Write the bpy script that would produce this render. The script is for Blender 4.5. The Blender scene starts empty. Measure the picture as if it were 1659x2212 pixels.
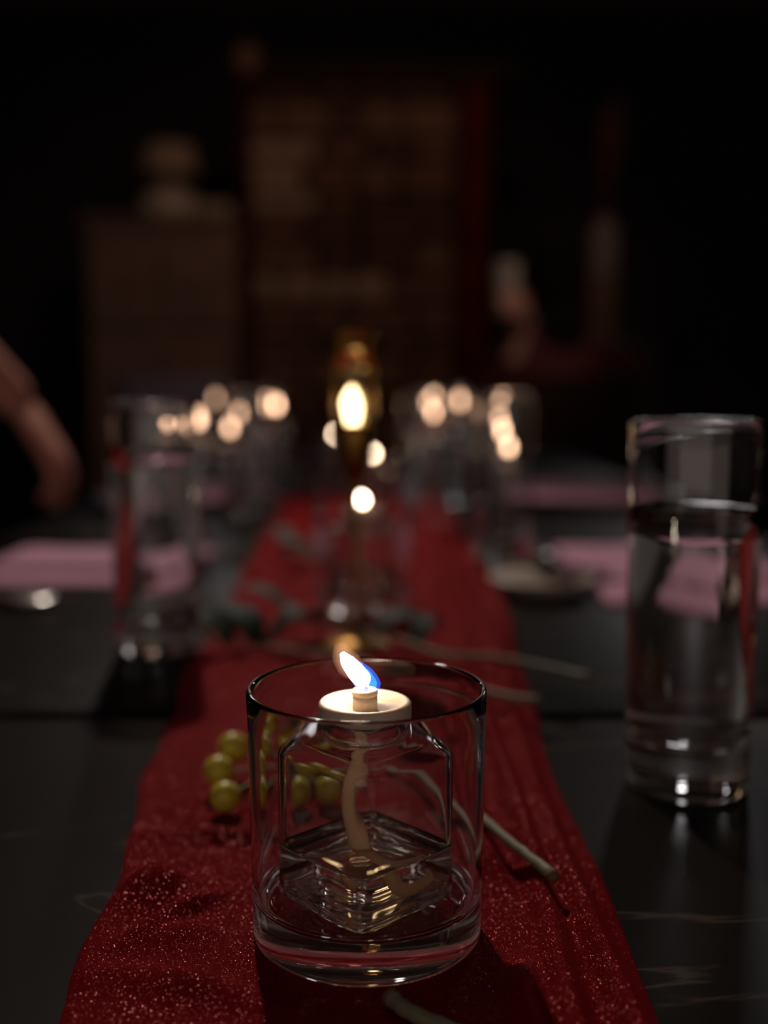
import bpy, bmesh, math, random
from mathutils import Vector, Matrix, noise
random.seed(7)
C = bpy.context.scene.collection
SC = bpy.context.scene
PI = math.pi

# ------------------------------------------------------------------ camera
T = 0.75                      # table height
H = 0.2035                    # lens above the table
PITCH = math.radians(6.9)
FPX = 2451.0                  # focal length in px of the 1659x2212 frame
cam_d = bpy.data.cameras.new('camera'); cam = bpy.data.objects.new('camera', cam_d); C.objects.link(cam)
cam.location = (0, 0, T + H); cam.rotation_euler = (PI/2 - PITCH, 0, 0)
cam_d.sensor_fit = 'VERTICAL'; cam_d.sensor_height = 36.0; cam_d.sensor_width = 27.0
cam_d.lens = 36.0 * FPX / 2212.0
cam_d.clip_start = 0.02; cam_d.clip_end = 50
cam_d.dof.use_dof = True; cam_d.dof.focus_distance = 0.394; cam_d.dof.aperture_fstop = 3.5
SC.camera = cam
SC.view_settings.view_transform = 'Standard'; SC.view_settings.look = 'None'
SC.view_settings.exposure = 0.0; SC.view_settings.gamma = 1.0
SC.view_settings.use_curve_mapping = False
cy = SC.cycles
cy.max_bounces = 26; cy.transmission_bounces = 24; cy.glossy_bounces = 10; cy.diffuse_bounces = 3
cy.transparent_max_bounces = 24; cy.sample_clamp_indirect = 6.0; cy.sample_clamp_direct = 0
cy.caustics_reflective = False; cy.caustics_refractive = True
cy.use_denoising = True; cy.blur_glossy = 0.3

# ------------------------------------------------------------------ world and lamps
W = bpy.data.worlds.new('dim_room'); SC.world = W; W.use_nodes = True
wb = W.node_tree.nodes['Background']; wb.inputs[0].default_value = (1.0, 0.80, 0.72, 1); wb.inputs[1].default_value = 0.38

def lamp(name, kind, loc, power, col, size=0.1, target=None, caustic=False, spot=None):
    d = bpy.data.lights.new(name, kind); d.energy = power; d.color = col
    if kind == 'AREA': d.shape = 'DISK'; d.size = size
    else: d.shadow_soft_size = size
    if spot: d.spot_size = spot; d.spot_blend = 0.6
    o = bpy.data.objects.new(name, d); C.objects.link(o); o.location = loc
    if target is not None:
        o.rotation_euler = (Vector(target) - Vector(loc)).to_track_quat('-Z', 'Y').to_euler()
    return o

KEY = (-0.40, 2.30, 2.52)
lamp('downlight_beam', 'SPOT', KEY, 78, (1.0, 0.88, 0.78), 0.05, (0.05, 1.05, T), True, math.radians(42))
lamp('side_lamp_beam', 'SPOT', (1.66, 5.35, 2.35), 17, (1.0, 0.95, 0.95), 0.20, (0.25, 0.8, T), False, math.radians(46))
lamp('left_lamp_beam', 'SPOT', (-0.95, 5.4, 2.52), 10, (1.0, 0.93, 0.95), 0.10, (-0.2, 0.9, T), False, math.radians(42))
lamp('far_hand_fill', 'SPOT', (0.75, 2.1, 2.6), 24, (1.0, 0.80, 0.68), 0.08, (0.37, 3.3, 1.2), False, math.radians(20))  # added fill spot, brightens the far person's raised hand and cup
lamp('background_fill', 'SPOT', (0.2, 2.9, 2.55), 17, (1.0, 0.60, 0.40), 0.12, (-0.2, 4.9, 1.15), False, math.radians(80))  # added warm fill, lifts the chimney and cabinet out of the dark

def at(px, py, z):            # photograph pixel + depth along the lens axis -> point
    x = (px - 829.5) / FPX; y = -(py - 1106.0) / FPX
    f = Vector((0, math.cos(PITCH), -math.sin(PITCH))); u = Vector((0, math.sin(PITCH), math.cos(PITCH)))
    return Vector((0, 0, T + H)) + z * (f + x * Vector((1, 0, 0)) + y * u)
def on(px, py, h=0.0):        # photograph pixel -> point at height h above the table
    k = math.sin(PITCH) + (py - 1106.0) / FPX * math.cos(PITCH)
    return at(px, py, (H - h) / k)

# ------------------------------------------------------------------ helpers
def tag(o, label=None, cat=None, group=None, kind=None):
    if label: o['label'] = label
    if cat: o['category'] = cat
    if group: o['group'] = group
    if kind: o['kind'] = kind
    return o
def empty(name, loc=(0, 0, 0), rz=0, label=None, cat=None, group=None):
    o = bpy.data.objects.new(name, None); o.empty_display_size = 0.02; C.objects.link(o)
    o.location = loc; o.rotation_euler = (0, 0, rz); return tag(o, label, cat, group)
def copy_tree(o, parent=None):
    c = o.copy(); C.objects.link(c)
    if parent: c.parent = parent
    for ch in list(o.children): copy_tree(ch, c)
    return c

class MB:
    def __init__(s): s.v = []; s.f = []
    def add(s, vs, fs):
        b = len(s.v); s.v += [tuple(v) for v in vs]; s.f += [tuple(i + b for i in f) for f in fs]; return s
    def box(s, c, d, rz=0, bev=0.0, rx=0):
        bm = bmesh.new(); bmesh.ops.create_cube(bm, size=1)
        bmesh.ops.scale(bm, vec=d, verts=bm.verts)
        if bev: bmesh.ops.bevel(bm, geom=list(bm.edges), offset=bev, segments=2, affect='EDGES', profile=0.5)
        m = Matrix.Translation(c) @ Matrix.Rotation(rz, 4, 'Z') @ Matrix.Rotation(rx, 4, 'X')
        bm.verts.index_update()
        s.add([m @ v.co for v in bm.verts], [[v.index for v in f.verts] for f in bm.faces]); bm.free(); return s
    def lathe(s, prof, n=48, c=(0, 0, 0)):
        rows = []
        vs = []; fs = []
        for r, z in prof:
            if r < 1e-7: rows.append([len(vs)]); vs.append((c[0], c[1], c[2] + z))
            else:
                rows.append(list(range(len(vs), len(vs) + n)))
                for k in range(n):
                    a = 2 * PI * k / n; vs.append((c[0] + r * math.cos(a), c[1] + r * math.sin(a), c[2] + z))
        for A, B in zip(rows, rows[1:]):
            for k in range(n):
                k2 = (k + 1) % n
                if len(A) == 1 and len(B) == 1: continue
                if len(A) == 1: fs.append((A[0], B[k2], B[k]))
                elif len(B) == 1: fs.append((A[k], A[k2], B[0]))
                else: fs.append((A[k], A[k2], B[k2], B[k]))
        return s.add(vs, fs)
    def tube(s, pts, rad, n=10, flat=1.0, up=Vector((0, 0, 1))):
        pts = [Vector(p) for p in pts]
        if not hasattr(rad, '__len__'): rad = [rad] * len(pts)
        vs = []; fs = []; m = len(pts)
        prev = None
        for i, p in enumerate(pts):
            t = (pts[min(i + 1, m - 1)] - pts[max(i - 1, 0)]).normalized()
            if prev is None:
                a = t.cross(up)
                if a.length < 1e-3: a = t.cross(Vector((1, 0, 0)))
            else: a = prev - t * prev.dot(t)
            a.normalize(); prev = a; b = t.cross(a)
            for k in range(n):
                q = 2 * PI * k / n; vs.append(p + a * rad[i] * math.cos(q) + b * rad[i] * flat * math.sin(q))
        for i in range(m - 1):
            for k in range(n):
                k2 = (k + 1) % n; fs.append((i * n + k, i * n + k2, (i + 1) * n + k2, (i + 1) * n + k))
        vs.append(pts[0] - (pts[1] - pts[0]).normalized() * rad[0] * .4); e0 = len(vs) - 1
        vs.append(pts[-1] + (pts[-1] - pts[-2]).normalized() * rad[-1] * .4); e1 = len(vs) - 1
        for k in range(n):
            k2 = (k + 1) % n; fs.append((e0, k2, k)); fs.append((e1, (m - 1) * n + k, (m - 1) * n + k2))
        return s.add(vs, fs)
    def ball(s, c, r, n=16, sc=(1, 1, 1)):
        prof = [(r * math.sin(PI * i / n), -r * math.cos(PI * i / n)) for i in range(n + 1)]
        prof[0] = (0, -r); prof[-1] = (0, r)
        b = len(s.v); s.lathe(prof, n + 4)
        for i in range(b, len(s.v)):
            v = s.v[i]; s.v[i] = (c[0] + v[0] * sc[0], c[1] + v[1] * sc[1], c[2] + v[2] * sc[2])
        return s
    def build(s, name, mat, parent=None, smooth=True, fix=True):
        me = bpy.data.meshes.new(name); me.from_pydata(s.v, [], s.f)
        if fix:
            bm = bmesh.new(); bm.from_mesh(me); bmesh.ops.recalc_face_normals(bm, faces=bm.faces); bm.to_mesh(me); bm.free()
        if smooth: me.shade_smooth()
        me.materials.append(mat); me.update()
        o = bpy.data.objects.new(name, me); C.objects.link(o)
        if parent: o.parent = parent
        return o

def catmull(pts, k=8):
    P = [Vector(p) for p in pts]; P = [P[0] * 2 - P[1]] + P + [P[-1] * 2 - P[-2]]; out = []
    for i in range(1, len(P) - 2):
        a, b, c, d = P[i - 1], P[i], P[i + 1], P[i + 2]
        for j in range(k):
            t = j / k
            out.append(.5 * ((2 * b) + (c - a) * t + (2 * a - 5 * b + 4 * c - d) * t * t + (3 * b - a - 3 * c + d) * t ** 3))
    out.append(P[-2]); return out
def lerp(xs, ys, x):
    if x <= xs[0]: return ys[0] + (ys[1] - ys[0]) / (xs[1] - xs[0]) * (x - xs[0]) * .3
    for a, b, c, d in zip(xs, xs[1:], ys, ys[1:]):
        if x <= b:
            t = (x - a) / (b - a); return c + (d - c) * t
    return ys[-1]

# ------------------------------------------------------------------ materials
def mat(name, col=(.5, .5, .5), rough=.5, metal=0, spec=.5, bump=None, var=None, **kw):
    m = bpy.data.materials.new(name); m.use_nodes = True; nt = m.node_tree
    p = nt.nodes['Principled BSDF']
    p.inputs['Base Color'].default_value = (*col, 1); p.inputs['Roughness'].default_value = rough
    p.inputs['Metallic'].default_value = metal; p.inputs['Specular IOR Level'].default_value = spec
    for k, v in kw.items(): p.inputs[k.replace('_', ' ')].default_value = v
    tc = nt.nodes.new('ShaderNodeTexCoord')
    if var:      # (scale, second colour)
        n = nt.nodes.new('ShaderNodeTexNoise'); n.inputs['Scale'].default_value = var[0]; n.inputs['Detail'].default_value = 5
        nt.links.new(tc.outputs['Object'], n.inputs['Vector'])
        r = nt.nodes.new('ShaderNodeValToRGB'); r.color_ramp.elements[0].position = .35; r.color_ramp.elements[1].position = .65
        r.color_ramp.elements[0].color = (*col, 1); r.color_ramp.elements[1].color = (*var[1], 1)
        nt.links.new(n.outputs['Fac'], r.inputs['Fac']); nt.links.new(r.outputs['Color'], p.inputs['Base Color'])
    if bump:     # (scale, strength, distance)
        n = nt.nodes.new('ShaderNodeTexNoise'); n.inputs['Scale'].default_value = bump[0]; n.inputs['Detail'].default_value = 3
        nt.links.new(tc.outputs['Object'], n.inputs['Vector'])
        b = nt.nodes.new('ShaderNodeBump'); b.inputs['Strength'].default_value = bump[1]; b.inputs['Distance'].default_value = bump[2]
        nt.links.new(n.outputs['Fac'], b.inputs['Height']); nt.links.new(b.outputs['Normal'], p.inputs['Normal'])
    return m
def glass_mat(name, ior=1.5, rough=0.0, col=(1, 1, 1), bump=None, clear=0.0):
    m = bpy.data.materials.new(name); m.use_nodes = True; nt = m.node_tree; nt.nodes.clear()
    o = nt.nodes.new('ShaderNodeOutputMaterial'); g = nt.nodes.new('ShaderNodeBsdfGlass')
    g.inputs['IOR'].default_value = ior; g.inputs['Roughness'].default_value = rough; g.inputs['Color'].default_value = (*col, 1)
    nt.links.new(g.outputs[0], o.inputs[0])
    if clear:      # thin clean wall: part of the light goes straight through
        t = nt.nodes.new('ShaderNodeBsdfTransparent'); x = nt.nodes.new('ShaderNodeMixShader'); x.inputs[0].default_value = clear
        nt.links.new(g.outputs[0], x.inputs[1]); nt.links.new(t.outputs[0], x.inputs[2]); nt.links.new(x.outputs[0], o.inputs[0])
    if bump:
        tc = nt.nodes.new('ShaderNodeTexCoord'); n = nt.nodes.new('ShaderNodeTexNoise'); n.inputs['Scale'].default_value = bump[0]
        n.inputs['Detail'].default_value = 1
        b = nt.nodes.new('ShaderNodeBump'); b.inputs['Strength'].default_value = bump[1]; b.inputs['Distance'].default_value = bump[2]
        nt.links.new(tc.outputs['Object'], n.inputs['Vector']); nt.links.new(n.outputs['Fac'], b.inputs['Height']); nt.links.new(b.outputs[0], g.inputs['Normal'])
    return m
def emit_mat(name, col, st, mix=None):
    m = bpy.data.materials.new(name); m.use_nodes = True; nt = m.node_tree; nt.nodes.clear()
    o = nt.nodes.new('ShaderNodeOutputMaterial'); e = nt.nodes.new('ShaderNodeEmission')
    e.inputs[0].default_value = (*col, 1); e.inputs[1].default_value = st
    if mix is None: nt.links.new(e.outputs[0], o.inputs[0])
    else:
        t = nt.nodes.new('ShaderNodeBsdfTransparent'); a = nt.nodes.new('ShaderNodeAddShader')
        nt.links.new(t.outputs[0], a.inputs[0]); nt.links.new(e.outputs[0], a.inputs[1]); nt.links.new(a.outputs[0], o.inputs[0])
    return m

def table_mat():
    m = mat('dark_stone_laminate', (.009, .0066, .0055), .40, spec=.05)
    nt = m.node_tree; p = nt.nodes['Principled BSDF']; tc = nt.nodes.new('ShaderNodeTexCoord')
    # thin wandering veins
    n = nt.nodes.new('ShaderNodeTexNoise'); n.inputs['Scale'].default_value = 3.2; n.inputs['Detail'].default_value = 7; n.inputs['Distortion'].default_value = .9
    mp = nt.nodes.new('ShaderNodeMapping'); mp.inputs['Scale'].default_value = (.6, 1.7, 1); mp.inputs['Location'].default_value = (.31, .12, 0)
    nt.links.new(tc.outputs['Object'], mp.inputs[0]); nt.links.new(mp.outputs[0], n.inputs['Vector'])
    s = nt.nodes.new('ShaderNodeMath'); s.operation = 'SUBTRACT'; s.inputs[1].default_value = .5; nt.links.new(n.outputs['Fac'], s.inputs[0])
    a = nt.nodes.new('ShaderNodeMath'); a.operation = 'ABSOLUTE'; nt.links.new(s.outputs[0], a.inputs[0])
    r = nt.nodes.new('ShaderNodeValToRGB'); r.color_ramp.elements[0].position = 0; r.color_ramp.elements[1].position = .006
    r.color_ramp.elements[0].color = (.07, .046, .034, 1); r.color_ramp.elements[1].color = (.009, .0066, .0055, 1)
    nt.links.new(a.outputs[0], r.inputs['Fac']); nt.links.new(r.outputs['Color'], p.inputs['Base Color'])
    # leathered finish
    g = nt.nodes.new('ShaderNodeTexNoise'); g.inputs['Scale'].default_value = 1500; g.inputs['Detail'].default_value = 2
    nt.links.new(tc.outputs['Object'], g.inputs['Vector'])
    b = nt.nodes.new('ShaderNodeBump'); b.inputs['Strength'].default_value = .3; b.inputs['Distance'].default_value = .0002
    nt.links.new(g.outputs['Fac'], b.inputs['Height']); nt.links.new(b.outputs[0], p.inputs['Normal'])
    return m
def runner_mat():
    m = mat('red_lurex_velvet', (.165, .0010, .0035), .85, spec=.03)
    nt = m.node_tree; p = nt.nodes['Principled BSDF']; tc = nt.nodes.new('ShaderNodeTexCoord')
    p.inputs['Sheen Weight'].default_value = .10; p.inputs['Sheen Tint'].default_value = (.8, .02, .03, 1); p.inputs['Sheen Roughness'].default_value = .4
    w = nt.nodes.new('ShaderNodeTexNoise'); w.inputs['Scale'].default_value = 2600; w.inputs['Detail'].default_value = 1
    mp = nt.nodes.new('ShaderNodeMapping'); mp.inputs['Scale'].default_value = (1, .55, 1)
    nt.links.new(tc.outputs['Object'], mp.inputs[0]); nt.links.new(mp.outputs[0], w.inputs['Vector'])
    b = nt.nodes.new('ShaderNodeBump'); b.inputs['Strength'].default_value = .55; b.inputs['Distance'].default_value = .0003
    nt.links.new(w.outputs['Fac'], b.inputs['Height']); nt.links.new(b.outputs[0], p.inputs['Normal'])
    # metallic threads: tiny facets each turned its own way
    v = nt.nodes.new('ShaderNodeTexVoronoi'); v.inputs['Scale'].default_value = 4600
    nt.links.new(mp.outputs[0], v.inputs['Vector'])
    sep = nt.nodes.new('ShaderNodeSeparateColor'); nt.links.new(v.outputs['Color'], sep.inputs[0])
    gt = nt.nodes.new('ShaderNodeMath'); gt.operation = 'GREATER_THAN'; gt.inputs[1].default_value = .90; nt.links.new(sep.outputs[2], gt.inputs[0])
    lt = nt.nodes.new('ShaderNodeMath'); lt.operation = 'LESS_THAN'; lt.inputs[1].default_value = .5; nt.links.new(v.outputs['Distance'], lt.inputs[0])
    mu = nt.nodes.new('ShaderNodeMath'); mu.operation = 'MULTIPLY'; nt.links.new(gt.outputs[0], mu.inputs[0]); nt.links.new(lt.outputs[0], mu.inputs[1])
    vm = nt.nodes.new('ShaderNodeVectorMath'); vm.operation = 'SUBTRACT'; vm.inputs[1].default_value = (.5, .5, .5); nt.links.new(v.outputs['Color'], vm.inputs[0])
    vs = nt.nodes.new('ShaderNodeVectorMath'); vs.operation = 'SCALE'; vs.inputs['Scale'].default_value = 1.7; nt.links.new(vm.outputs[0], vs.inputs[0])
    ge = nt.nodes.new('ShaderNodeNewGeometry')
    va = nt.nodes.new('ShaderNodeVectorMath'); va.operation = 'ADD'; nt.links.new(ge.outputs['Normal'], va.inputs[0]); nt.links.new(vs.outputs[0], va.inputs[1])
    vn = nt.nodes.new('ShaderNodeVectorMath'); vn.operation = 'NORMALIZE'; nt.links.new(va.outputs[0], vn.inputs[0])
    gl = nt.nodes.new('ShaderNodeBsdfGlossy'); gl.inputs['Color'].default_value = (.55, .15, .15, 1); gl.inputs['Roughness'].default_value = .36
    nt.links.new(vn.outputs[0], gl.inputs['Normal'])
    mx = nt.nodes.new('ShaderNodeMixShader'); nt.links.new(mu.outputs[0], mx.inputs[0])
    nt.links.new(p.outputs[0], mx.inputs[1]); nt.links.new(gl.outputs[0], mx.inputs[2])
    out = [x for x in nt.nodes if x.type == 'OUTPUT_MATERIAL'][0]; nt.links.new(mx.outputs[0], out.inputs[0])
    return m

M = {}
M['table'] = table_mat(); M['runner'] = runner_mat()
M['wood'] = mat('dark_wood', (.018, .007, .004), .8, spec=.08, var=(8, (.028, .011, .006)))
M['redwood'] = mat('red_brown_timber', (.085, .008, .005), .9, spec=.05, var=(5, (.05, .008, .005)), bump=(30, .3, .004))
M['cabinet'] = mat('brown_cabinet_wood', (.17, .085, .045), .55, var=(6, (.11, .055, .03)))
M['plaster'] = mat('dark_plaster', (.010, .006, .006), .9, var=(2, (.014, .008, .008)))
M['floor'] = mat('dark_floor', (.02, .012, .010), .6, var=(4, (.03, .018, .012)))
M['glass'] = glass_mat('clear_glass', 1.5, 0.02)
M['bottle'] = glass_mat('bottle_glass', 1.48, 0.015, bump=(55, .2, .0006))
M['glass_far'] = glass_mat('clear_glass_table', 1.5, 0.03)
M['glass_hi'] = glass_mat('highball_glass_clear', 1.5, 0.01)
M['water'] = glass_mat('water', 1.33, 0.0)
M['oil'] = glass_mat('lamp_oil', 1.44, 0.01, (1, .99, .97))
M['ceramic'] = mat('cream_ceramic', (.80, .66, .50), .42, bump=(400, .15, .0004), Subsurface_Weight=.15, Subsurface_Radius=(.01, .006, .004), Subsurface_Scale=.2)
M['wax'] = mat('candle_wax', (.22, .16, .11), .6)
M['brass_tube'] = mat('pale_metal_tube', (.85, .72, .55), .35, .35)
M['wick'] = mat('cotton_wick', (.95, .60, .34), .9, bump=(1500, .6, .0004))
M['char'] = mat('charred_wick', (.35, .27, .25), .8, bump=(2500, .8, .0005))
M['brass'] = mat('aged_brass', (.38, .19, .05), .38, 1.0)
M['amber'] = glass_mat('amber_glass', 1.45, 0.06, (1.0, .93, .74))
M['flame'] = emit_mat('flame_core', (1.0, .80, .60), 58)
M['flame_far'] = emit_mat('flame_warm', (1.0, .74, .50), 26)
for i_, st_ in enumerate((10, 5.5, 2.6)): M['flame_t%d' % i_] = emit_mat('added_flame_' + 'abc'[i_], (1.0, .58, .36), st_)  # glow levels of the added tealights, set by blur brightness
M['blue'] = emit_mat('flame_blue_mantle', (.0, .12, .85), .42, True)
M['warmh'] = emit_mat('flame_outer_tip', (1.0, .50, .28), .045, True)
M['blue_in'] = emit_mat('flame_inner_blue', (.02, .35, 1.0), .5, True)
M['berry'] = mat('green_berry', (.66, .50, .035), .36, var=(60, (.74, .60, .07)), Subsurface_Weight=.2, Subsurface_Radius=(.01, .01, .003), Subsurface_Scale=.3)
M['stem'] = mat('green_grey_stem', (.30, .29, .18), .6, var=(90, (.22, .20, .12)), bump=(700, .4, .0005))
M['stem_cut'] = mat('cut_stem_end', (.16, .10, .05), .8)
M['leaf'] = mat('eucalyptus_leaf', (.09, .095, .075), .7, spec=.2, var=(30, (.12, .12, .10)))
M['leaf_dark'] = mat('dark_green_leaf', (.014, .024, .014), .65, spec=.2, var=(30, (.02, .03, .016)))
M['napkin'] = mat('pink_napkin_cloth', (.50, .235, .33), .85, bump=(900, .4, .0004))
M['plate'] = mat('dark_glazed_plate', (.03, .02, .02), .3)
M['plate_pale'] = mat('pale_stoneware', (.42, .33, .27), .35)
M['steel'] = mat('polished_steel', (.75, .70, .64), .22, 1.0)
M['skin'] = mat('skin', (.50, .21, .15), .6, spec=.3, var=(12, (.54, .25, .18)))
M['darkshirt'] = mat('dark_maroon_shirt', (.075, .016, .012), .85, bump=(300, .3, .001))
M['redshirt'] = mat('deep_red_top', (.07, .004, .004), .85, bump=(300, .3, .001))
M['trousers'] = mat('black_trousers', (.012, .010, .012), .9)
M['hair'] = mat('dark_hair', (.010, .006, .005), .95, spec=.05)
M['cap'] = mat('pale_cream_cap', (.62, .50, .40), .85)
M['eye'] = mat('dark_eye', (.02, .015, .012), .2)
M['mortar'] = mat('dark_mortar', (.02, .010, .007), .95)
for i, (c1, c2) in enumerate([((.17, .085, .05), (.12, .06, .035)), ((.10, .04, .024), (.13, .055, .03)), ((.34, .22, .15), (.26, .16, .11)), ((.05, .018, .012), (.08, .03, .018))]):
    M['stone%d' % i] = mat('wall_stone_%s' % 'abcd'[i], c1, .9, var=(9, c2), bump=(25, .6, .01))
M['shade'] = mat('linen_lamp_shade', (.30, .21, .15), .9)
M['bluegrey'] = mat('blue_grey_upholstery', (.16, .14, .20), .9)
M['vase'] = mat('grey_stoneware_vase', (.16, .12, .125), .8)
M['vase2'] = mat('brown_stoneware_vase', (.11, .06, .035), .8)
M['dried'] = mat('dried_red_grass', (.07, .009, .006), .9)

# ------------------------------------------------------------------ room
def slab(name, c, d, m):
    return tag(MB().box(c, d).build(name, m, None, False), kind='structure')
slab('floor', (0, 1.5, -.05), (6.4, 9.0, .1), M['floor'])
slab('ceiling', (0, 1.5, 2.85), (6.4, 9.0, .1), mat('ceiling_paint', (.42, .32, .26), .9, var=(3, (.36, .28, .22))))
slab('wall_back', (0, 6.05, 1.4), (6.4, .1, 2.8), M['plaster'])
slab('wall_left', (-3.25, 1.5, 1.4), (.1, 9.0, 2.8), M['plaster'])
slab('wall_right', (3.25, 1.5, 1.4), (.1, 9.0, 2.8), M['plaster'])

# ------------------------------------------------------------------ tables
def table(y0, y1, label, rot=0):
    t = empty('dining_table', (0, (y0 + y1) / 2, 0), rot, label, 'table', )
    L = y1 - y0
    MB().box((0, 0, T - .015), (.96, L, .03), bev=.0025).build('tabletop', M['table'], t)
    MB().box((0, 0, T - .065), (.80, L - .16, .07), bev=.002).build('apron', M['wood'], t, False)
    for sx in (-1, 1):
        for sy in (-1, 1):
            MB().box((sx * .42, sy * (L / 2 - .06), (T - .03) / 2), (.05, .05, T - .03), bev=.003).build('leg', M['wood'], t, False)
    return t
table(-.55, .656, 'dark stone-topped table in the foreground carrying the burning oil candle', .0)
table(.670, 1.90, 'dark table just beyond the seam, under the brass candlestick')
table(1.906, 3.0, 'farthest dark table, at the end of the red runner')

# ------------------------------------------------------------------ runner
LY = [.30, .358, .437, .540, .644, .785, 1.047, 1.256, 1.73, 2.5, 3.0]
LX = [-.098, -.1036, -.1087, -.119, -.126, -.1376, -.1407, -.148, -.160, -.15, -.15]
RX_Y = [.30, .358, .4258, .4785, .5775, .67, .797, 1.025, 1.478, 2.0, 3.0]
RX = [.088, .0877, .0869, .086, .0873, .0903, .0977, .109, .103, .09, .09]
HERO = at(793, 2015, .414); HERO.z = T + .0024
flat_spots = [(HERO.x, HERO.y, .050)]
def gauss(d, w): return math.exp(-(d / w) ** 2)
def runner_h(x, y):
    h = .0
    # lengthwise folds on the right hand side
    wob = .004 * math.sin(y * 9)
    h += .0080 * gauss(x - (.0765 + wob), .0048)
    h += .0090 * gauss(x - (.0600 + .5 * wob + .003 * math.sin(y * 14 + 1)), .0050)
    near = 1 / (1 + math.exp((y - .46) * 40))
    h += .0100 * gauss(x - (.0425 + .005 * math.sin(y * 7)), .0052) * (.45 + .55 * near)
    # raised rumple and crossing creases on the left
    h += .0120 * gauss(math.hypot((x + .088) * .8, (y - .420)), .012)
    h += .0060 * gauss((y - .398) - 1.1 * (x + .080), .006) * gauss(x + .075, .016)
    h += .0062 * gauss(y - (.472 - .16 * (x + .07)), .0055) * gauss(x + .062, .034)
    h += .0060 * gauss(y - (.395 + .28 * (x + .05)), .008) * gauss(x + .050, .035)
    h += .0075 * gauss(y - (.350 - .2 * (x + .05)), .009) * gauss(x + .045, .05)
    # softer big waves farther off
    f = 1 / (1 + math.exp(-(y - .72) * 14))
    n1 = noise.noise(Vector((x * 22 + 3, y * 3.5, 1.3))); n2 = noise.noise(Vector((x * 11, y * 7 + 5, 7.1)))
    h += f * (.010 * max(0, n1) + .012 * max(0, n2) + .010 * gauss(x - (.06 - .03 * math.sin(y * 5)), .022))
    h += .0012 * (noise.noise(Vector((x * 60, y * 40, 3))) + 1) * .6
    h += .0004 * noise.noise(Vector((x * 260, y * 180, 9)))
    k = 1.0
    for fx, fy, fr in flat_spots:
        d = math.hypot(x - fx, y - fy); k = min(k, max(0., min(1., (d - fr) / .022)))
    return h * (k * k * (3 - 2 * k))
def build_runner():
    for (p, q, r) in [(785, 1313, .05), (768, 1395, .03), (806, 1128, .055), (728, 1050, .055), (915, 1145, .045), (590, 1060, .045)]:
        o = on(p, q, .0024); flat_spots.append((o.x, o.y, r))
    nu = 150; ys = []; y = -.1
    while y < 2.98: ys.append(y); y += .0016 + max(0, y - .5) * .006
    vs = []; fs = []
    for j, y in enumerate(ys):
        a = lerp(LY, LX, y) + .0018 * math.sin(y * 31) + .001 * math.sin(y * 75 + 1); b = lerp(RX_Y, RX, y) + .0015 * math.sin(y * 27 + 2)
        for i in range(nu):
            u = i / (nu - 1); x = a + (b - a) * u
            e = min(u, 1 - u) * (b - a); k = min(1, e / .007); k = k * (2 - k)
            vs.append((x, y, T + .0004 + .0012 * k + runner_h(x, y) * (.25 + .75 * k)))
    for j in range(len(ys) - 1):
        for i in range(nu - 1):
            a = j * nu + i; fs.append((a, a + 1, a + nu + 1, a + nu))
    o = MB().add(vs, fs).build('table_runner', M['runner'], fix=False)
    s = o.modifiers.new('thickness', 'SOLIDIFY'); s.thickness = .0006; s.offset = 1
    return tag(o, 'deep red glittery velvet runner with lengthwise folds down the tables', 'table runner')
build_runner()

# ------------------------------------------------------------------ tumbler and oil candle
def corner(cx, cz, r, a0, a1, n=5):
    return [(cx + r * math.cos(math.radians(a0 + (a1 - a0) * i / n)), cz + r * math.sin(math.radians(a0 + (a1 - a0) * i / n))) for i in range(n + 1)]
def tumbler_profile(rb=.0413, rt=.0425, h=.0912, floor=.0138, wall=.0019):
    p = [(0, .0010), (rb * .75, .0010), (rb * .84, .0004)]
    p += corner(rb - .0030, .0030, .0030, -90, 0, 6)
    n = 10
    for i in range(1, n): p.append((rb + (rt - rb) * i / n, .003 + (h - .004) * i / n))
    p += corner(rt - wall / 2, h - wall / 2, wall / 2 + .00015, 0, 180, 8)
    for i in range(1, n): 
        t = 1 - i / n; p.append((rb + (rt - rb) * t - wall, floor + .008 + (h - .006 - floor - .004) * t))
    p += [(x, z) for x, z in corner(rb - wall - .006, floor + .006, .006, 0, -90, 7)]
    p += [(rb * .5, floor - .0003), (0, floor - .0005)]
    return p
def superring(s, n, z, N=144, rot=PI / 4):
    out = []
    for k in range(N):
        a = 2 * PI * k / N
        r = s / (abs(math.cos(a)) ** n + abs(math.sin(a)) ** n) ** (1 / n)
        out.append((r * math.cos(a + rot), r * math.sin(a + rot), z))
    return out
def stack(rows, N=144, cap0=True, cap1=True):
    vs = []; fs = []
    for r in rows: vs += r
    for i in range(len(rows) - 1):
        for k in range(N):
            k2 = (k + 1) % N; fs.append((i * N + k, i * N + k2, (i + 1) * N + k2, (i + 1) * N + k))
    def cap(i):
        b = i * N; z = vs[b][2]; vs.append((0, 0, z)); c = len(vs) - 1
        for k in range(N): fs.append((c, b + k, b + (k + 1) % N))
    if cap0: cap(0)
    if cap1: cap(len(rows) - 1)
    return vs, fs
Z0 = .0139          # tumbler's inner floor
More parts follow.
